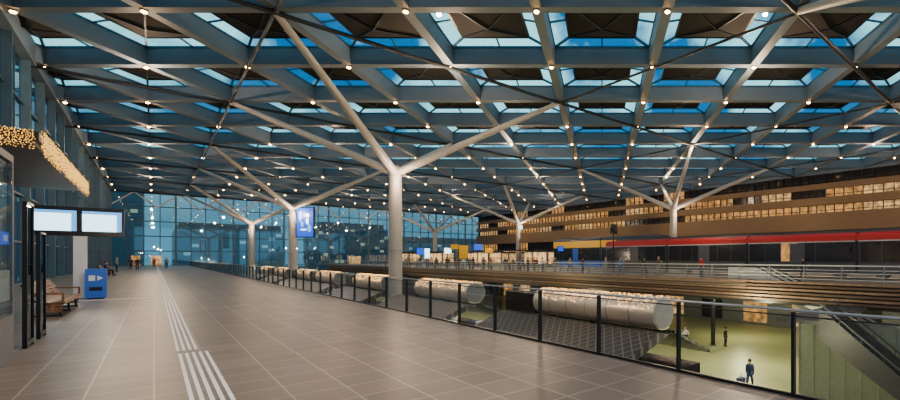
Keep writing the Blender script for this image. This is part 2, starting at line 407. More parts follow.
# right office wall
wr = hthing('wall_right','office building side with brown slatted bands and lit windows','wall',kind='structure')
MB().hb(-14,U1,V1,V1+0.6,ZL,ZB+0.5).build('backing','black',wr)
MB().hb(-14,U1,V1-1.0,V1,6.2,9.1).build('slatted_band','slats',wr)
MB().hb(-14,U1,V1-1.0,V1,10.4,11.6).build('slatted_band','slats',wr)
MB().hb(-14,U1,V1-0.6,V1,13.0,13.9).build('slatted_band','slats',wr)
random.seed(21)
for (z0,z1,pl) in ((9.15,10.35,0.9),(11.7,12.95,0.7),(13.95,15.5,0.35),(3.8,6.1,0.45)):
    for k in range(24):
        u = 4+k*5.5
        mm = ('winwarm' if random.random()<0.65 else 'winpale') if random.random() < pl*(1.1 if k < 10 else 0.8) else 'windark'
        MB().hb(u,u+5.5,V1-0.12,V1-0.02,z0,z1).build('window_pane',mm,wr)
    fr = MB()
    for k in range(97): fr.hb(4+k*1.375-0.06,4+k*1.375+0.06,V1-0.35,V1-0.02,z0,z1)
    fr.hb(4,U1,V1-0.25,V1-0.02,z0+(z1-z0)*0.3-0.05,z0+(z1-z0)*0.3+0.05)
    fr.build('window_bars','black',wr)
for k in range(24):
    u = 4+k*5.5
    MB().hb(u,u+(4.6 if k%3 else 5.2),V1-0.12,V1-0.02,0.3,3.1).build('shop_window',('litshop','winpale','litshop','winwarm')[k%4],wr)
for u in (10,30,55,80,110): point(W(u,V1-9,9.5), 850, (1,0.70,0.38))  # added lights, no fixtures, warming the slatted bands

# ---------------------------------------------------------------- tactile guide strip
gs = hthing('tactile_guide_strip','long white ribbed guide strip set in the tiled floor','guide strip')
for k in range(5):
    v = 0.30+k*0.088
    MB().hb(-2,10.9,v,v+0.042,0,0.005).build('rib','white',gs)
for k in range(4):
    v = 0.29+k*0.082
    MB().hb(11.25,120,v,v+0.040,0,0.005).build('rib','white',gs)
MB().hb(27.0,27.12,-3.2,0.25,0,0.005).build('cross_line','white',gs)
MB().hb(27.3,27.42,-3.2,0.25,0,0.005).build('cross_line','white',gs)

# ---------------------------------------------------------------- near glass railing
rl = hthing('glass_railing','dark framed glass railing along the near deck edge','railing')
post_u = [ -5.0+0.42+1.70*k for k in range(0,84)]
off = (S2*5.49-VR) - post_u[4]; post_u = [p+off for p in post_u if p+off < U1-0.5]
for i, u in enumerate(post_u):
    MB().hb(u-0.018,u+0.018,VR-0.03,VR+0.04,0,1.04).build('post','black',rl)
    if i < len(post_u)-1:
        a, b = u+0.04, post_u[i+1]-0.04
        MB().add([(a,-VR,0.06),(b,-VR,0.06),(b,-VR,0.99),(a,-VR,0.99)],[(0,1,2,3)]).build('glass_panel','railglass',rl)
ue = post_u[-1]
MB().cyl((post_u[0],-VR,1.06),(ue,-VR,1.06),0.018,0.018,8).build('handrail','steel',rl,True)
MB().hb(post_u[0],ue,VR-0.02,VR+0.03,0.0,0.04).build('base_channel','black',rl)
MB().hb(post_u[0],ue,VR-0.006,VR+0.012,0.985,1.0).build('top_channel','black',rl)

r2 = hthing('platform_railing','steel bar railing along the far platform edge','railing')
for k in range(59):
    u = -10+2.5*k
    MB().hb(u-0.035,u+0.035,V2-0.02,V2+0.05,0,1.15).build('post','grey',r2)
for z in (0.2,0.42,0.64,0.86): MB().cyl((-10,-V2-0.0,z),(135,-V2,z),0.02,0.02,6).build('rail_bar','ltgrey',r2,True)
MB().hb(-10,135,V2-0.05,V2+0.07,1.13,1.2).build('handrail','ltgrey',r2)

# ---------------------------------------------------------------- pavilions and tubes in the void
VT = 15.3; TL = 8.3
places = ['nearest the camera','second from the camera','third from the camera','fourth from the camera','fifth from the camera','sixth from the camera','seventh from the camera']
for k, u0 in enumerate((11.6,27.35,43.1,58.2,70.0,85.5,101.0)):
    r = 0.71; zc = -0.65
    t = hthing('roof_tube','pale ribbed metal roof tube beyond the glass railing, %s' % places[k],'roof tube',u0,VT,0,group='metal tubes along the void')
    MB().cyl((0,0,zc),(TL,0,zc),r,r,40).build('tube_shell','tube',t,True)
    rg = MB()
    for j in range(1,6): rg.cyl((TL*j/6-0.02,0,zc),(TL*j/6+0.02,0,zc),r+0.012,r+0.012,36)
    rg.build('seam','steel',t,True)
    for xx in (-0.03,TL): MB().cyl((xx,0,zc),(xx+0.03,0,zc),r-0.04,r-0.04,36).build('end_cap','grey',t,True)
    fb = MB()
    random.seed(k+3)
    for q in range(320 if k < 3 else 110):
        x = random.uniform(0.1,TL-0.1); th = random.uniform(math.radians(15),math.radians(120))
        fb.sph((x,-math.cos(th)*(r+0.02) if q%4==0 else math.cos(th)*(r+0.02),zc+math.sin(th)*(r+0.02)),0.024 if k<2 else 0.035,5,4)
    o = fb.build('fairy_light_net','fairy2'); o.location = W(u0,VT,0); o.rotation_euler.z = HALL
    tag(o,'net of tiny warm fairy lights draped over the tube %s' % places[k],'fairy lights',kind='stuff')
    p = hthing('shop_pavilion','dark shop pavilion with lattice roof below the tube %s' % places[k],'pavilion',u0,VT,0,group='pavilions along the void')
    MB().prism([(0.75,-1.38),(4.6,-3.0),(4.6,-3.15),(0.0,-1.5)],-0.3,TL+3.1).build('lattice_roof','lattice',p)
    MB().prism([(-0.4,-1.40),(-3.2,-2.6),(-3.2,-2.75),(-0.4,-1.52)],-0.3,TL+3.1).build('lattice_roof','lattice',p)
    MB().box(0,TL+3.0,-2.8,4.2,ZL,-3.2).build('shop_body','windark',p)
    MB().box(1.2,TL+0.6,4.2,4.26,ZL+0.4,-3.9).build('shop_front','litshop',p)
    MB().box(TL+0.08,TL+3.0,-0.5,0.5,-1.36,-0.25).build('dark_casing','black',p)
    MB().box(TL*0.5-0.2,TL*0.5+0.2,-0.2,0.2,-3.2,-1.38).build('stem','black',p)
    point(W(u0+TL/2,VT-3.4,0.9),150 if k<3 else 180,(1,0.62,0.30))  # unseen light added to brighten the tube

# ---------------------------------------------------------------- lower hall bits
ls = hthing('staircase','dark staircase in front of grey green panels at lower right','staircase',8.4,25.3,0)
st = MB(); n = 20
for k in range(n):
    x = -k*0.29; z = -1.6-(k+1)*(4.8/n)
    st.box(x-0.33,x,-1.1,1.1,z-0.14,z)
st.build('treads','rubber',ls)
for s in (-1.15,1.1):
    b = MB(); L = n*0.29
    b.add([(0,s,-2.5),(-L,s,-6.4),(-L,s,-5.6),(0,s,-0.85),(0,s+0.05,-2.5),(-L,s+0.05,-6.4),(-L,s+0.05,-5.6),(0,s+0.05,-0.85)],
          [(0,1,2,3),(7,6,5,4),(0,4,5,1),(1,5,6,2),(2,6,7,3),(3,7,4,0)]); b.build('stringer','rubber',ls)
    hr = MB().bar((0,s,-0.6),(-L,s,-5.3),0.06,0.06)
    for q in range(7): hr.bar((-L*q/6,s+0.02,-1.4-4.7*q/6),(-L*q/6,s+0.02,-0.6-4.7*q/6),0.03,0.03)
    hr.build('stair_rail','dkgrey',ls)
MB().box(0,2.2,-7.6,1.15,-1.75,-1.55).build('landing','rubber',ls)
gl = hthing('panel_wall','grey green panelled wall with vertical joints at lower right','panel wall',-1,27,ZL)
for k in range(15):
    x = k*0.82
    MB().box(x-0.03,x+0.03,0.0,0.06,0,4.6).build('joint_strip','steel',gl)
    if k < 14: MB().box(x+0.03,x+0.79,-0.05,0.03,0.1,4.55).build('panel','palegreen',gl)
MB().box(0,11.5,-0.06,0.08,4.55,4.66).build('top_rail','grey',gl); MB().box(0,11.5,-0.08,0.08,0,0.1).build('bottom_rail','grey',gl)
lw = hthing('wall_lower','lit shopfront wall at the back of the lower hall','wall',kind='structure')
MB().hb(-14,U1,52,52.3,ZL,-1.75).build('backing','grey',lw)
for k in range(16):
    MB().hb(6+k*6,6+k*6+3.0,51.9,52,ZL+0.3,-3.6).build('shop_window',('winwarm','windark','winpale')[k%3],lw)
for k in range(10):
    u = 4+k*12
    t = hthing('round_column','slim black round column in the lower hall, %s' % (['nearest the stairs','beside the open floor'][k] if k<2 else 'further along the row'),'column',u+6,36.5,ZL,group='slim columns under the far platform')
    MB().cyl((0,0,0),(0,0,4.65),0.2,0.2,16).build('shaft','black',t,True); MB().cyl((0,0,0),(0,0,0.1),0.32,0.32,16).build('foot','steel',t,True)
for (u,v,e) in ((8,22,500),(16,32,1400),(24,25,700),(22,42,1100),(38,30,600),(55,28,500),(80,28,400),(6,44,600),(13,26,550)):
    point(W(u,v,-2.2), e, (1,0.92,0.52))  # unseen lights added to brighten the lower floor

es = hthing('escalator','escalator with pale side panels going down through the far platform','escalator',16.5,V2+2.2,0)
MB().add([(0,-1.3,0.0),(0,1.3,0.0),(-13,1.3,-6.4),(-13,-1.3,-6.4),(0,-1.3,-0.4),(0,1.3,-0.4),(-13,1.3,-6.8),(-13,-1.3,-6.8)],
         [(0,1,2,3),(7,6,5,4),(0,4,5,1),(1,5,6,2),(2,6,7,3),(3,7,4,0)]).build('step_band','rubber',es)
for s in (-1.3,-0.05,1.2):
    MB().add([(2.5,s,0),(2.5,s,0.95),(0,s,0.95),(-13,s,-5.4),(-13,s,-6.4),(0,s,0),(2.5,s+0.1,0),(2.5,s+0.1,0.95),(0,s+0.1,0.95),(-13,s+0.1,-5.4),(-13,s+0.1,-6.4),(0,s+0.1,0)],
             [(0,1,2,3,4,5),(11,10,9,8,7,6),(0,6,7,1),(1,7,8,2),(2,8,9,3),(3,9,10,4),(4,10,11,5),(5,11,6,0)]).build('side_panel','ltgrey',es)
    hr = MB().bar((2.6,s+0.05,1.0),(0,s+0.05,1.0),0.12,0.08).bar((0,s+0.05,1.0),(-13,s+0.05,-5.35),0.12,0.08); hr.build('handrail','black',es)

# ---------------------------------------------------------------- tram and train
def vehicle(name,label,cat,u0,u1,v,zroof,body,stripe,low,zs0,zs1,nwin,redtop=False):
    t = hthing(name,label,cat,u0,v,0); L = u1-u0; hw = 1.3
    top = [(-hw,zs1),(-hw,zroof-0.3),(-hw+0.25,zroof-0.08),(-hw+0.7,zroof),(hw-0.7,zroof),(hw-0.25,zroof-0.08),(hw,zroof-0.3),(hw,zs1)]
    low_ = [(-hw,0.35),(-hw,zs1),(hw,zs1),(hw,0.35)]
    n = max(1,round(L/9)); s = L/n
    for k in range(n):
        x0 = k*s+(0.12 if k else 0); x1 = (k+1)*s-(0.12 if k<n-1 else 0)
        MB().prism(low_,x0,x1).build('car_body',body,t)
        MB().prism(top,x0,x1).build('roof_cowl',stripe if redtop else body,t)
        for side in (-1,1):
            y0,y1 = (hw,hw+0.03) if side>0 else (-hw-0.03,-hw)
            MB().box(x0,x1,y0,y1,zs0,zs1).build('colour_stripe',stripe,t)
            MB().box(x0,x1,y0,y1,0.35,1.25).build('lower_panel',low,t)
            for q in range(nwin):
                a = x0+0.1+q*(x1-x0-0.2)/nwin
                MB().box(a,a+(x1-x0)/nwin-0.12,y0,y1,1.4,zs0-0.1).build('window','windark' if (q*3+k)%11 else 'winwarm',t)
            a = (x0+x1)/2
            MB().box(a-0.65,a+0.65,y0*1.02,y1*1.02,0.4,zs0-0.15).build('door',low,t)
            if redtop: MB().box(x0,x1,y0*1.01,y1*1.01,zs0-0.1,zs0-0.02).build('highlight_line','ltgrey',t)  # pale strip painted along the side as a highlight
        for xx in (x0+1.5,x1-1.5):
            for yy in (-0.75,0.75): MB().cyl((xx,yy-0.06,0.36),(xx,yy+0.06,0.36),0.36,0.36,16).build('wheel','steel',t,True)
        if k < n-1:
            MB().box((k+1)*s-0.13,(k+1)*s+0.13,-1.27,1.27,0.5,zs0).build('bellows','black',t)
            MB().box((k+1)*s-0.13,(k+1)*s+0.13,-1.27,1.27,zs0,zroof-0.15).build('roof_joint',stripe if redtop else 'black',t)
    MB().box(1,L-1,-0.5,0.5,zroof-0.02,zroof+0.2).build('roof_equipment','tramgrey',t)
    return t
vehicle('tram','long dark grey tram with a broad red roof band on the far platform','tram',-8,40,42,3.85,'navy','red','tramgrey',3.15,3.55,6,True)
vehicle('train','dark railway coach with a yellow upper band behind the end of the red tram','train',36,58,48,4.7,'navy','yellow','blue',3.3,4.3,5)

# ---------------------------------------------------------------- left shelter
cn = hthing('shelter_canopy','flat shelter canopy edged with fairy lights at upper left','canopy',14.9,-1.75,0)
MB().box(0,9.2,0,3.2,4.05,4.25).build('roof_slab','dkgrey',cn)
MB().box(-0.05,9.25,-0.06,0,4.14,4.32).box(-0.06,0,-0.05,3.2,4.14,4.32).build('fascia','black',cn)
for x in (1.5,7.5): MB().cyl((x,1.6,0),(x,1.6,4.05),0.08,0.08,12).build('post','grey',cn,True)
ic = MB(); random.seed(5)
for q in range(200):
    x = q*9.2/199; n_ = random.randint(7,10)
    for j in range(n_): ic.sph((x+random.uniform(-.03,.03),-0.10+random.uniform(-.03,.02),4.33-j*0.052+random.uniform(-.02,.02)),0.0085,4,3)
for q in range(170):
    y = q*3.2/169; n_ = random.randint(7,9)
    for j in range(n_): ic.sph((-0.10+random.uniform(-.03,.02),y+random.uniform(-.02,.02),4.33-j*0.045+random.uniform(-.02,.02)),0.008,4,3)
o = ic.build('icicle_lights','fairy'); o.location = W(14.9,-1.75,0); o.rotation_euler.z = HALL
tag(o,'warm icicle fairy lights hanging from the shelter canopy edge','fairy lights',kind='stuff')

kb = hthing('display_cabinet','tall glass display cabinet with posters at the left edge','cabinet',12.4,-1.68,0)
MB().box(-3.4,0,0,0.5,0,0.75).build('plinth','grey',kb)
MB().box(-3.4,0,0.06,0.44,0.75,3.3).build('back_box','fin',kb)
MB().box(-3.3,-0.1,0.0,0.012,0.8,3.2).build('glass_front','clearglass',kb)
MB().box(-0.06,0,0,0.5,0.75,3.36).box(-3.4,-3.34,0,0.5,0.75,3.36).box(-3.4,0,0,0.5,3.3,3.42).build('frame','grey',kb)
MB().box(-1.4,-0.15,0.02,0.05,1.0,1.5).build('poster','whitep',kb)
MB().box(-0.75,-0.2,0.02,0.05,1.92,2.12).build('blue_notice','screenb',kb)
MB().box(-0.6,-0.35,0.012,0.02,1.97,2.07).build('notice_mark','whitep',kb)
for (u,h,lab) in ((13.55,2.76,'dark narrow upright panel nearer the display cabinet'),(14.95,2.25,'lower dark narrow upright panel nearer the wooden bench')):
    t = hthing('wind_panel',lab,'panel',u,-1.7,0,group='upright panels at the shelter')
    MB().box(0.03,0.67,0,0.02,0.12,h-0.04).build('dark_glass','darkglass',t)
    MB().box(0,0.03,-0.02,0.04,0,h).box(0.67,0.7,-0.02,0.04,0,h).box(0,0.7,-0.02,0.04,h-0.04,h).box(0,0.7,-0.02,0.04,0.05,0.13).build('frame','black',t)

def bench(u,v,label,L=4.0):
    t = hthing('bench',label,'bench',u,v,0,group='wooden benches on the near deck')
    prof = []
    N = 11
    for i in range(N+1):
        s = i/N
        if s < 0.15: y, z = -0.02+0.1*s, 0.36+0.6*s
        elif s < 0.5: y, z = 0.0+(s-0.15)*1.3, 0.45-0.06*math.sin((s-0.15)/0.35*math.pi)
        else:
            a = (s-0.5)/0.5; y, z = 0.46+0.26*a**1.3, 0.45+0.52*a
        prof.append((y,z))
    for i in range(N):
        (ya,za),(yb,zb) = prof[i],prof[i+1]
        my, mz = (ya+yb)/2, (za+zb)/2; d = Vector((0,yb-ya,zb-za)); d = d.normalized()*max(0.02,d.length/2-0.010); nrm = Vector((0,-d.z,d.y)).normalized()*0.025
        vs = []
        for x in (0,L):
            for sg in ((-1,-1),(1,-1),(1,1),(-1,1)): 
                p = Vector((x,my,mz))+d*sg[0]+nrm*sg[1]; vs.append(p)
        MB().add(vs,[(3,2,1,0),(4,5,6,7),(0,1,5,4),(1,2,6,5),(2,3,7,6),(3,0,4,7)]).build('back_slat' if i >= 6 else 'seat_slat','wood',t)
    for x in (0.15,L/2,L-0.15):
        f = MB().bar((x,0.08,0.02),(x,0.10,0.38),0.05,0.07).bar((x,0.48,0.02),(x,0.46,0.40),0.05,0.07).bar((x,0.02,0.36),(x,0.5,0.36),0.05,0.06).bar((x,0.54,0.42),(x,0.79,0.95),0.05,0.05).bar((x,0.04,0.03),(x,0.56,0.03),0.06,0.05)
        f.build('leg_frame','black',t)
    # solid slatted end cheek under the armrest
    for x in (0.02,L-0.02):
        MB().bar((x,0.0,0.66),(x,0.58,0.68),0.06,0.05).bar((x,0.02,0.40),(x,0.02,0.66),0.05,0.05).build('armrest','wood',t)
        for q in range(3): MB().bar((x,0.03,0.16+0.085*q),(x,0.52,0.16+0.085*q),0.03,0.065).build('end_slat','wood',t)
    return t
bench(20.3,-1.85,'curved slatted wooden bench nearest the camera, before the screens')
bench(63.6,-3.05,'slatted wooden bench with seated people far beyond the blue ticket machine',3.0)

sg = hthing('information_sign','pair of bright white information screens on a post at left','information screens',28.6,-2.2,0)
MB().box(0,0.25,-1.28,1.28,2.62,3.82).build('sign_housing','black',sg)
for s,(a,b) in enumerate(((-1.20,-0.08),(0.08,1.20))):
    MB().box(-0.02,0,a,b,2.82,3.66).build('screen','screenw',sg)
    MB().box(-0.026,-0.02,a,b,3.54,3.66).build('screen_header','screenl',sg)
    MB().box(-0.026,-0.02,a,a+0.14,2.82,3.54).build('screen_side','screenl',sg)
MB().box(0.02,0.3,-0.2,0.17,0,2.62).build('post','concrete',sg)
MB().box(-0.1,0.4,-0.25,0.25,0,0.04).build('foot_plate','steel',sg)

tm = hthing('ticket_machine','blue ticket machine with white pictogram beside the sign post','ticket machine',27.9,-1.70,0)
MB().box(0,0.40,-0.30,0.30,0.05,1.25).build('cabinet','blue',tm,bevel=0.01)
MB().box(0.02,0.38,-0.24,0.24,0,0.05).build('plinth','black',tm)
MB().box(-0.015,0,0.02,0.20,0.76,0.98).build('pictogram','whitep',tm)
MB().add([(-0.015,-0.20,0.87),(-0.015,-0.04,0.98),(-0.015,-0.04,0.76)],[(0,1,2)]).build('arrow','whitep',tm)
MB().box(-0.015,0,-0.18,0.18,0.35,0.50).build('tray','black',tm)

bs = thing('video_screen','tall glowing blue screen fixed beside a branching column','screen',(-6.5*A+0.62,Y0+6*A,4.9),0)
MB().box(0,2.8,-0.25,0.1,0,4.7).build('screen_case','black',bs)
MB().box(0.12,2.68,-0.27,-0.25,0.12,4.58).build('screen_face','screenb',bs)
def disc(mb,cx,cz,rx,rz,n=20):
    return mb.add([(cx+rx*math.cos(2*math.pi*i/n),-0.285,cz+rz*math.sin(2*math.pi*i/n)) for i in range(n)],[tuple(range(n))])
sm = MB(); disc(sm,1.8,3.4,0.32,0.32); disc(sm,1.8,2.5,0.22,0.5); disc(sm,1.2,1.2,0.5,0.12)
sm.build('bright_image','screenw',bs)
sm = MB(); disc(sm,2.1,1.4,0.3,0.6); disc(sm,0.7,3.2,0.22,0.9); disc(sm,1.0,2.0,0.22,0.4); sm.build('pale_image','screenl',bs)
MB().box(-0.06,0,-0.1,0.1,1,1.3).box(-0.06,0,-0.1,0.1,3.4,3.7).build('bracket','steel',bs)

def post_sign(u,v,h,label,board,w=1.6,bh=1.0,zb=None):
    t = hthing('platform_sign',label,'sign',u,v,0)
    MB().cyl((0.12,0,0),(0.12,0,h),0.08,0.08,10).build('post','black',t,True)
    zb = h-bh if zb is None else zb
    MB().box(-0.02,0.06,-w/2,w/2,zb,zb+bh).build('board',board,t)
    MB().box(-0.0,0.08,-w/2-0.06,w/2+0.06,zb-0.06,zb+bh+0.06).build('board_frame','black',t)
    return t
post_sign(52,36,6.2,'tall slim dark pole with a small lit sign on the far platform','screenw',0.6,0.5)
post_sign(36,38,5.6,'dark pole with a square sign before the tram end','windark',1.0,1.0)
post_sign(72,38,3.9,'yellow timetable board on the far platform','yellow',1.7,2.3)
post_sign(82,40,3.6,'white lit sign board left of the yellow timetable','screenw',1.4,1.0)
post_sign(94,40,3.8,'blue sign board furthest along the far platform','screenb',2.0,1.4)
post_sign(104,38,3.4,'small warm lit sign board near the end wall','winpale',1.6,1.6)
post_sign(62,37,3.3,'yellow sign board right of the dark pole','yellow',1.4,0.8)
post_sign(88,38.6,3.6,'tall white lit poster column beside the blue sign','screenw',1.0,2.0)
post_sign(45,37.4,3.2,'small blue sign board before the yellow banded train','screenb',0.9,0.6)
post_sign(67,38,4.0,'blue sign board with light edge right of the yellow timetable','screenb',1.5,1.0)
post_sign(77,39,4.2,'high yellow sign board between two blue signs','yellow',1.8,0.9)
def kiosk(u,v,L,label,mm):
    t = hthing('kiosk',label,'kiosk',u,v,0)
    MB().box(0,L,-1.5,1.5,0,2.9).build('kiosk_body','grey',t)
    MB().box(-0.2,L+0.2,-1.8,1.8,2.9,3.2).build('roof','black',t)
    MB().box(0.3,L-0.3,1.5,1.53,0.7,2.7).build('window',mm,t); MB().box(-0.03,0,-1.2,1.2,0.7,2.7).build('window',mm,t)
    return t
kiosk(78,48,6,'small lit kiosk behind the timetable boards','litshop')
kiosk(96,47,7,'pale lit kiosk near the end wall','litshop')
kiosk(112,46,8,'dark roofed kiosk with warm window furthest away','litshop')
kiosk(62,50,7,'lit kiosk just left of the yellow banded train','litshop')
kiosk(88,52,6,'lit kiosk set back behind the white poster column','litshop')
def shelter(u,v,label):
    t = hthing('platform_shelter',label,'shelter',u,v,0)
    MB().box(0,7,-1.3,1.3,2.75,2.95).build('roof','black',t)
    for x in (0.2,3.5,6.8): MB().cyl((x,-1.1,0),(x,-1.1,2.75),0.06,0.06,8).build('post','grey',t,True)
    MB().add([(0.2,-1.1,0.2),(6.8,-1.1,0.2),(6.8,-1.1,2.5),(0.2,-1.1,2.5)],[(0,1,2,3)]).build('back_glass','clearglass',t)
    MB().box(0.5,6.5,-0.1,0.1,2.70,2.75).build('light_strip','litshop',t)
    MB().box(1.5,5.5,-0.95,-0.5,0.42,0.48).build('seat','wood',t)
shelter(56,40,'glass tram shelter with dark roof just left of the trains')
shelter(84,43,'glass tram shelter with dark roof halfway along the far platform')
shelter(106,42,'glass tram shelter with dark roof near the end wall')

# ---------------------------------------------------------------- people
def skin_mesh(name, V, E, R, sub=1):
    me = bpy.data.meshes.new(name); me.from_pydata(V, E, []); o = bpy.data.objects.new(name, me); C.objects.link(o)
    o.modifiers.new('skin','SKIN'); sb = o.modifiers.new('sub','SUBSURF'); sb.levels = sub; sb.render_levels = sub
    if not me.skin_vertices: 
        bm = bmesh.new(); bm.from_mesh(me); bm.verts.layers.skin.verify(); bm.to_mesh(me); bm.free()
    sd = me.skin_vertices[0].data
    for i, r in enumerate(R): sd[i].radius = (r, r)
    sd[0].use_root = True
    bpy.context.view_layer.update()
    dg = bpy.context.evaluated_depsgraph_get()
    m2 = bpy.data.meshes.new_from_object(o.evaluated_get(dg)); m2.name = name
    bpy.data.objects.remove(o)
    for p in m2.polygons: p.use_smooth = True
    return m2
def joints(pose):
    J = {}
    zp = 0.93
    if pose == 'sit': zp = 0.56
    J['pel']=(0,0,zp); J['wai']=(0,0.0,zp+0.17); J['che']=(0,0.01,zp+0.38); J['nb']=(0,0,zp+0.53); J['nk']=(0,0.015,zp+0.59)
    J['h1']=(0,0.035,zp+0.645); J['h2']=(0,0.03,zp+0.72); J['h3']=(0,0.015,zp+0.785)
    for s,n in ((-1,'l'),(1,'r')):
        J['sh'+n]=(s*0.17,0,zp+0.48); J['hp'+n]=(s*0.09,0,zp-0.05)
        sw = {'stand':0,'walk':0.22*s,'walk2':-0.22*s,'sit':0,'phone':0}[pose]
        J['el'+n]=(s*0.22,-0.03-sw*0.5,zp+0.21); J['wr'+n]=(s*0.23,0.04-sw,zp-0.02); J['ha'+n]=(s*0.23,0.06-sw*1.15,zp-0.10)
        if pose=='phone' and s==1: J['elr']=(0.22,0.02,zp+0.22); J['wrr']=(0.12,0.26,zp+0.35); J['har']=(0.09,0.32,zp+0.41)
        if pose=='sit':
            J['el'+n]=(s*0.22,0.05,zp+0.22); J['wr'+n]=(s*0.14,0.27,zp+0.12); J['ha'+n]=(s*0.11,0.34,zp+0.11)
            J['kn'+n]=(s*0.11,0.46,zp-0.05); J['an'+n]=(s*0.11,0.48,0.09); J['to'+n]=(s*0.11,0.62,0.04)
        else:
            J['kn'+n]=(s*0.10,0.02+sw*0.9,0.49); J['an'+n]=(s*0.095,-0.03+sw*1.35,0.09+ (0.06 if sw<0 else 0)); J['to'+n]=(s*0.10,0.11+sw*1.35,0.04)
    return J
VAR = {}
def variant(pose):
    if pose in VAR: return VAR[pose]
    J = joints(pose); d = {}
    def mk(name, keys, edges, rad):
        idx = {k:i for i,k in enumerate(keys)}
        return skin_mesh(name, [J[k] for k in keys], [(idx[a],idx[b]) for a,b in edges], [rad[k] for k in keys])
    ks = ['pel','wai','che','nb','nk','h1','h2','h3','shl','ell','wrl','hal','shr','elr','wrr','har','hpl','knl','anl','tol','hpr','knr','anr','tor']
    ed = [('pel','wai'),('wai','che'),('che','nb'),('nb','nk'),('nk','h1'),('h1','h2'),('h2','h3')]
    for n in 'lr': ed += [('che','sh'+n),('sh'+n,'el'+n),('el'+n,'wr'+n),('wr'+n,'ha'+n),('pel','hp'+n),('hp'+n,'kn'+n),('kn'+n,'an'+n),('an'+n,'to'+n)]
    rad = dict(pel=.12,wai=.11,che=.13,nb=.07,nk=.052,h1=.075,h2=.098,h3=.07)
    for n in 'lr': rad.update({'sh'+n:.055,'el'+n:.042,'wr'+n:.028,'ha'+n:.032,'hp'+n:.085,'kn'+n:.055,'an'+n:.038,'to'+n:.03})
    body = mk('body', ks, ed, rad)
    ex = MB(); h = Vector(J['h2'])
    ex.cyl(h+Vector((0,0.085,0.02)), h+Vector((0,0.125,-0.02)),0.008,0.016,6)
    for s in (-1,1): ex.sph(h+Vector((s*0.095,0,0)),0.028,6,5,(0.4,0.7,1))
    ex.box(h.x-0.022,h.x+0.022,h.y+0.085,h.y+0.1,h.z-0.055,h.z-0.045)
    for n in 'lr':
        p = Vector(J['ha'+n]); q = (p-Vector(J['wr'+n])).normalized(); side = Vector((0,1,0)) if abs(q.y)<0.8 else Vector((1,0,0))
        for f,(o_,L) in enumerate(((-0.026,0.06),(-0.009,0.072),(0.009,0.068),(0.026,0.05))):
            a = p+q*0.02+side*o_; ex.cyl(a, a+q*L, 0.009, 0.007, 5)
        ex.cyl(p-q*0.02+side*0.03, p+q*0.025+side*0.06, 0.011, 0.008, 5)
    bm = bmesh.new(); bm.from_mesh(body); tmp = ex.mesh('t'); bm.from_mesh(tmp); bm.to_mesh(body); bm.free()
    d['body'] = body
    ks = ['wai','pel','che','nb','shl','ell','wrl','shr','elr','wrr']
    ed = [('pel','wai'),('wai','che'),('che','nb')]
    for n in 'lr': ed += [('che','sh'+n),('sh'+n,'el'+n),('el'+n,'wr'+n)]
    rad = dict(pel=.155,wai=.14,che=.16,nb=.085)
    for n in 'lr': rad.update({'sh'+n:.078,'el'+n:.062,'wr'+n:.045})
    d['jacket'] = mk('jacket', ks, ed, rad)
    ks = ['pel','hpl','knl','anl','hpr','knr','anr']; ed = []
    for n in 'lr': ed += [('pel','hp'+n),('hp'+n,'kn'+n),('kn'+n,'an'+n)]
    rad = dict(pel=.135)
    for n in 'lr': rad.update({'hp'+n:.105,'kn'+n:.075,'an'+n:.055})
    d['trousers'] = mk('trousers', ks, ed, rad)
    hm = MB(); hm.sph(h+Vector((0,-0.02,0.03)),0.115,12,8,(0.95,1.0,0.95)); d['hair'] = hm.mesh('hair')
    for n in 'lr':
        sh = MB(); a = Vector(J['an'+n]); b = Vector(J['to'+n])
        sh.sph((a+b)/2+Vector((0,0,-0.015)),0.15,10,6,(0.34,1.0,0.34)); d['shoe'+n] = sh.mesh('shoe')
    for i,s in enumerate((-1,1)):
        e = MB(); e.sph(h+Vector((s*0.035,0.088,0.005)),0.012,6,5); d['eye%d'%i] = e.mesh('eye')
    for k,me in d.items():
        if not me.materials: me.materials.append(None)
        for p in me.polygons: p.use_smooth = True
    VAR[pose] = d; return d
def person(u,v,z,pose,face,coat,trous,hair,label,group=None,scale=1.0):
    d = variant(pose)
    t = thing('person',label,'person',W(u,v,z),face,group); t.scale = (scale,)*3
    def part(nm,key,m):
        o = bpy.data.objects.new(nm, d[key]); C.objects.link(o); o.parent = t
        if o.material_slots:
            o.material_slots[0].link = 'OBJECT'; o.material_slots[0].material = M[m]
    part('body','body','skin'); part('hair','hair',hair); part('jacket','jacket','c_'+coat); part('trousers','trousers','c_'+trous)
    part('shoe','shoel','shoe'); part('shoe','shoer','shoe'); part('eye','eye0','eye'); part('eye','eye1','eye')
    return t
DN, UP, RT, LF = math.radians(45), math.radians(225), math.radians(-45), math.radians(135)
person(88,-1.6,0,'walk',UP,'black','navy','hairb','person in black coat walking towards camera, left of the guide strip, far down the deck')
person(95,-2.4,0,'walk2',DN,'navy','black','hairk','person in navy coat walking away, beyond the black coated walker')
person(100,1.4,0,'walk',UP,'grey','black','hairf','person in grey coat walking right of the guide strip far down the deck')
person(112,0.0,0,'walk2',UP,'red','black','hairb','person in red coat furthest down the near deck')
person(64.4,-3.3,0,'sit',RT,'navy','black','hairb','person in navy jacket seated on the further bench, nearest the camera')
person(65.4,-3.3,0,'sit',RT,'red','navy','hairk','person in red jacket seated on the further bench')
person(80,-3.2,0,'stand',RT,'tan','black','hairf','person in tan coat standing on the deck beyond the benches')
person(13.1,26.0,ZL,'walk',math.radians(150),'navy','navy','hairk','person in navy clothes walking with a suitcase on the lower hall floor',None,1.06)
person(26,32,ZL,'walk',RT,'black','grey','hairb','person in black coat walking in the lower hall beside the slim column')
person(24,35,ZL,'walk2',LF,'white','navy','hairf','person in white jacket walking in the lower hall')
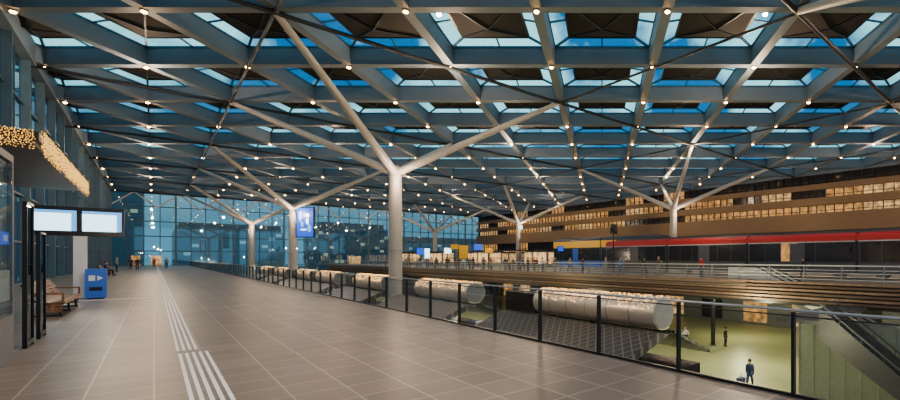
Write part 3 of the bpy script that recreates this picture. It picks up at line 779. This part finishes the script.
person(21,37,ZL,'stand',UP,'black','black','hairb','person in black standing at the back of the lower hall')
sc_ = hthing('suitcase','dark upright suitcase beside the person in the lower hall','suitcase',13.35,25.35,ZL)
MB().box(-0.18,0.18,-0.28,0.28,0.06,0.80).build('shell','c_navy',sc_,bevel=0.03)
MB().bar((0,-0.12,0.80),(0,-0.12,1.05),0.02,0.02).bar((0,0.12,0.80),(0,0.12,1.05),0.02,0.02).bar((0,-0.13,1.05),(0,0.13,1.05),0.03,0.03).build('handle','steel',sc_)
for yy in (-0.17,0.17): MB().cyl((0,yy-0.02,0.03),(0,yy+0.02,0.03),0.03,0.03,10).build('wheel','black',sc_)
coats = ['black','navy','tan','grey','black','red','white','olive','black','blue','brown']
poses = ['walk','stand','phone','walk2']; hairs = ['hairb','hairk','hairf']
one = ['','first','second','third','fourth','fifth','sixth','seventh','eighth','ninth']
ordn = one[1:]+['tenth','eleventh','twelfth','thirteenth','fourteenth','fifteenth','sixteenth','seventeenth','eighteenth','nineteenth','twentieth']
for tn,tt_ in (('twenty','thirtieth'),('thirty','fortieth'),('forty','fiftieth'),('fifty','sixtieth'),('sixty','seventieth'),('seventy','eightieth')): ordn += [tn+' '+x for x in one[1:]]+[tt_]
random.seed(11)
pos = []
for u in [14.5,22,27,29.5,34,40,43,46,48.5,51,54,56,59,61,64,66.5,69,74,78,83,88,95,103,112,31,37,42,45,49.5,52.5,55,57.5,60,62.5,65,71,76,80,85,91,98,107]:
    v = V2+5.2 if u < 17 else V2+random.uniform(0.5,2.8)
    pos.append(((v-u)/(u+v), u, v))
for u in [44.1,47.2,50.2,53.3,58.2,63.2,65.8,67.8,70.2,72.6,73.5,75.2,77.1,79.2,81.6,84.1,86.5,89.6,93.2,96.4]:
    v = V2+random.uniform(0.5,1.6); pos.append(((v-u)/(u+v), u, v))
pos.sort(reverse=True)
for i,(q,u,v) in enumerate(pos):
    pz = poses[i%4]; coat = coats[(i*5)%11]
    verb = {'walk':'walking','walk2':'walking','stand':'standing','phone':'standing with raised hand'}[pz]
    person(u,v,0,pz,[DN,UP,RT,LF][(i*3)%4],coat,['black','navy','grey'][i%3],hairs[i%3],
           'person in %s coat %s behind far railing, %s from right' % (coat,verb,ordn[i]),'people on the far platform',random.uniform(0.97,1.06))

# ---------------------------------------------------------------- buildings outside
for (u0,u1,v0,v1,z,m_,lab) in ((165,190,-30,-2,30,'tower1','dark office tower left of the end wall outside'),(175,200,4,30,17,'tower2','blue office block outside the middle of the end wall'),
        (170,190,38,60,19,'tower1','dark office block outside right of the end wall'),(170,200,64,100,15,'tower2','lower blue office block outside at far right'),
        (60,110,-45,-28,26,'tower2','blue office block beyond the left glass wall'),(10,45,-50,-30,24,'tower1','dark office tower beyond the left glass wall nearest the camera')):
    t = hthing('office_building',lab,'building',u0,v0,ZL-0.9)
    MB().box(0,u1-u0,-(v1-v0),0,0,z).build('facade',m_,t)
    MB().box(1,u1-u0-1,-(v1-v0)+1,-1,z,z+2.0).build('roof_plant','grey',t)

for (i,k) in ((-2.5,2),(-6.5,6),(1.5,6),(-10.5,10),(-2.5,10),(1.5,-2)):
    point((i*A+1.2,Y0+k*A-1.4,8.5), 700, (1,0.72,0.48), 0.1)  # unseen lights added beside the columns to lift the roof underside
for (u,v,z,e) in ((20,-1.0,3.2,60),(10,-4,3.6,110),(25.5,-1.2,2.6,70),(33,-3,3.6,110),(8,15,1.5,450),(50,25,2.0,500),(25,38,5.5,350),(60,37,5.5,600),(80,37,5,600),(100,38,5,800),(80,0,5,300),(8,2,5,320),(45,1,5,250)):
    point(W(u,v,z), e, (1,0.75,0.52), 0.1)  # more added lights without fixtures, over deck, void and far platform

# ---------------------------------------------------------------- world
w = bpy.data.worlds.new('world'); bpy.context.scene.world = w; w.use_nodes = True
nt = w.node_tree; nt.nodes.clear()
out = nt.nodes.new('ShaderNodeOutputWorld'); bg = nt.nodes.new('ShaderNodeBackground')
tc = nt.nodes.new('ShaderNodeTexCoord'); n = nt.nodes.new('ShaderNodeTexNoise'); n.inputs['Scale'].default_value = 6; n.inputs['Detail'].default_value = 5
r = nt.nodes.new('ShaderNodeValToRGB'); r.color_ramp.elements[0].position = 0.43; r.color_ramp.elements[1].position = 0.55
r.color_ramp.elements[0].color = (0.0,0.25,0.60,1); r.color_ramp.elements[1].color = (2.2,2.0,1.9,1)
sp = nt.nodes.new('ShaderNodeSeparateXYZ'); mr = nt.nodes.new('ShaderNodeMapRange'); mr.inputs['From Min'].default_value = 0.05; mr.inputs['From Max'].default_value = 0.32
mx = nt.nodes.new('ShaderNodeMix'); mx.data_type = 'RGBA'; mx.inputs['A'].default_value = (0.26,0.52,0.68,1)
nt.links.new(tc.outputs['Generated'], n.inputs['Vector']); nt.links.new(n.outputs['Fac'], r.inputs['Fac'])
nt.links.new(tc.outputs['Generated'], sp.inputs[0]); nt.links.new(sp.outputs['Z'], mr.inputs['Value'])
nt.links.new(mr.outputs['Result'], mx.inputs['Factor']); nt.links.new(r.outputs['Color'], mx.inputs['B'])
nt.links.new(mx.outputs['Result'], bg.inputs['Color']); bg.inputs['Strength'].default_value = 1.0
nt.links.new(bg.outputs[0], out.inputs['Surface'])

# ---------------------------------------------------------------- camera
cd = bpy.data.cameras.new('camera'); cam = bpy.data.objects.new('camera', cd); C.objects.link(cam)
cam.location = (0,0,1.7); cam.rotation_euler = (math.radians(90),0,0)
cd.sensor_width = 36; cd.lens = 36*448/900; cd.shift_x = -152/900; cd.shift_y = 58/900; cd.clip_end = 1500; cd.clip_start = 0.05
bpy.context.scene.camera = cam
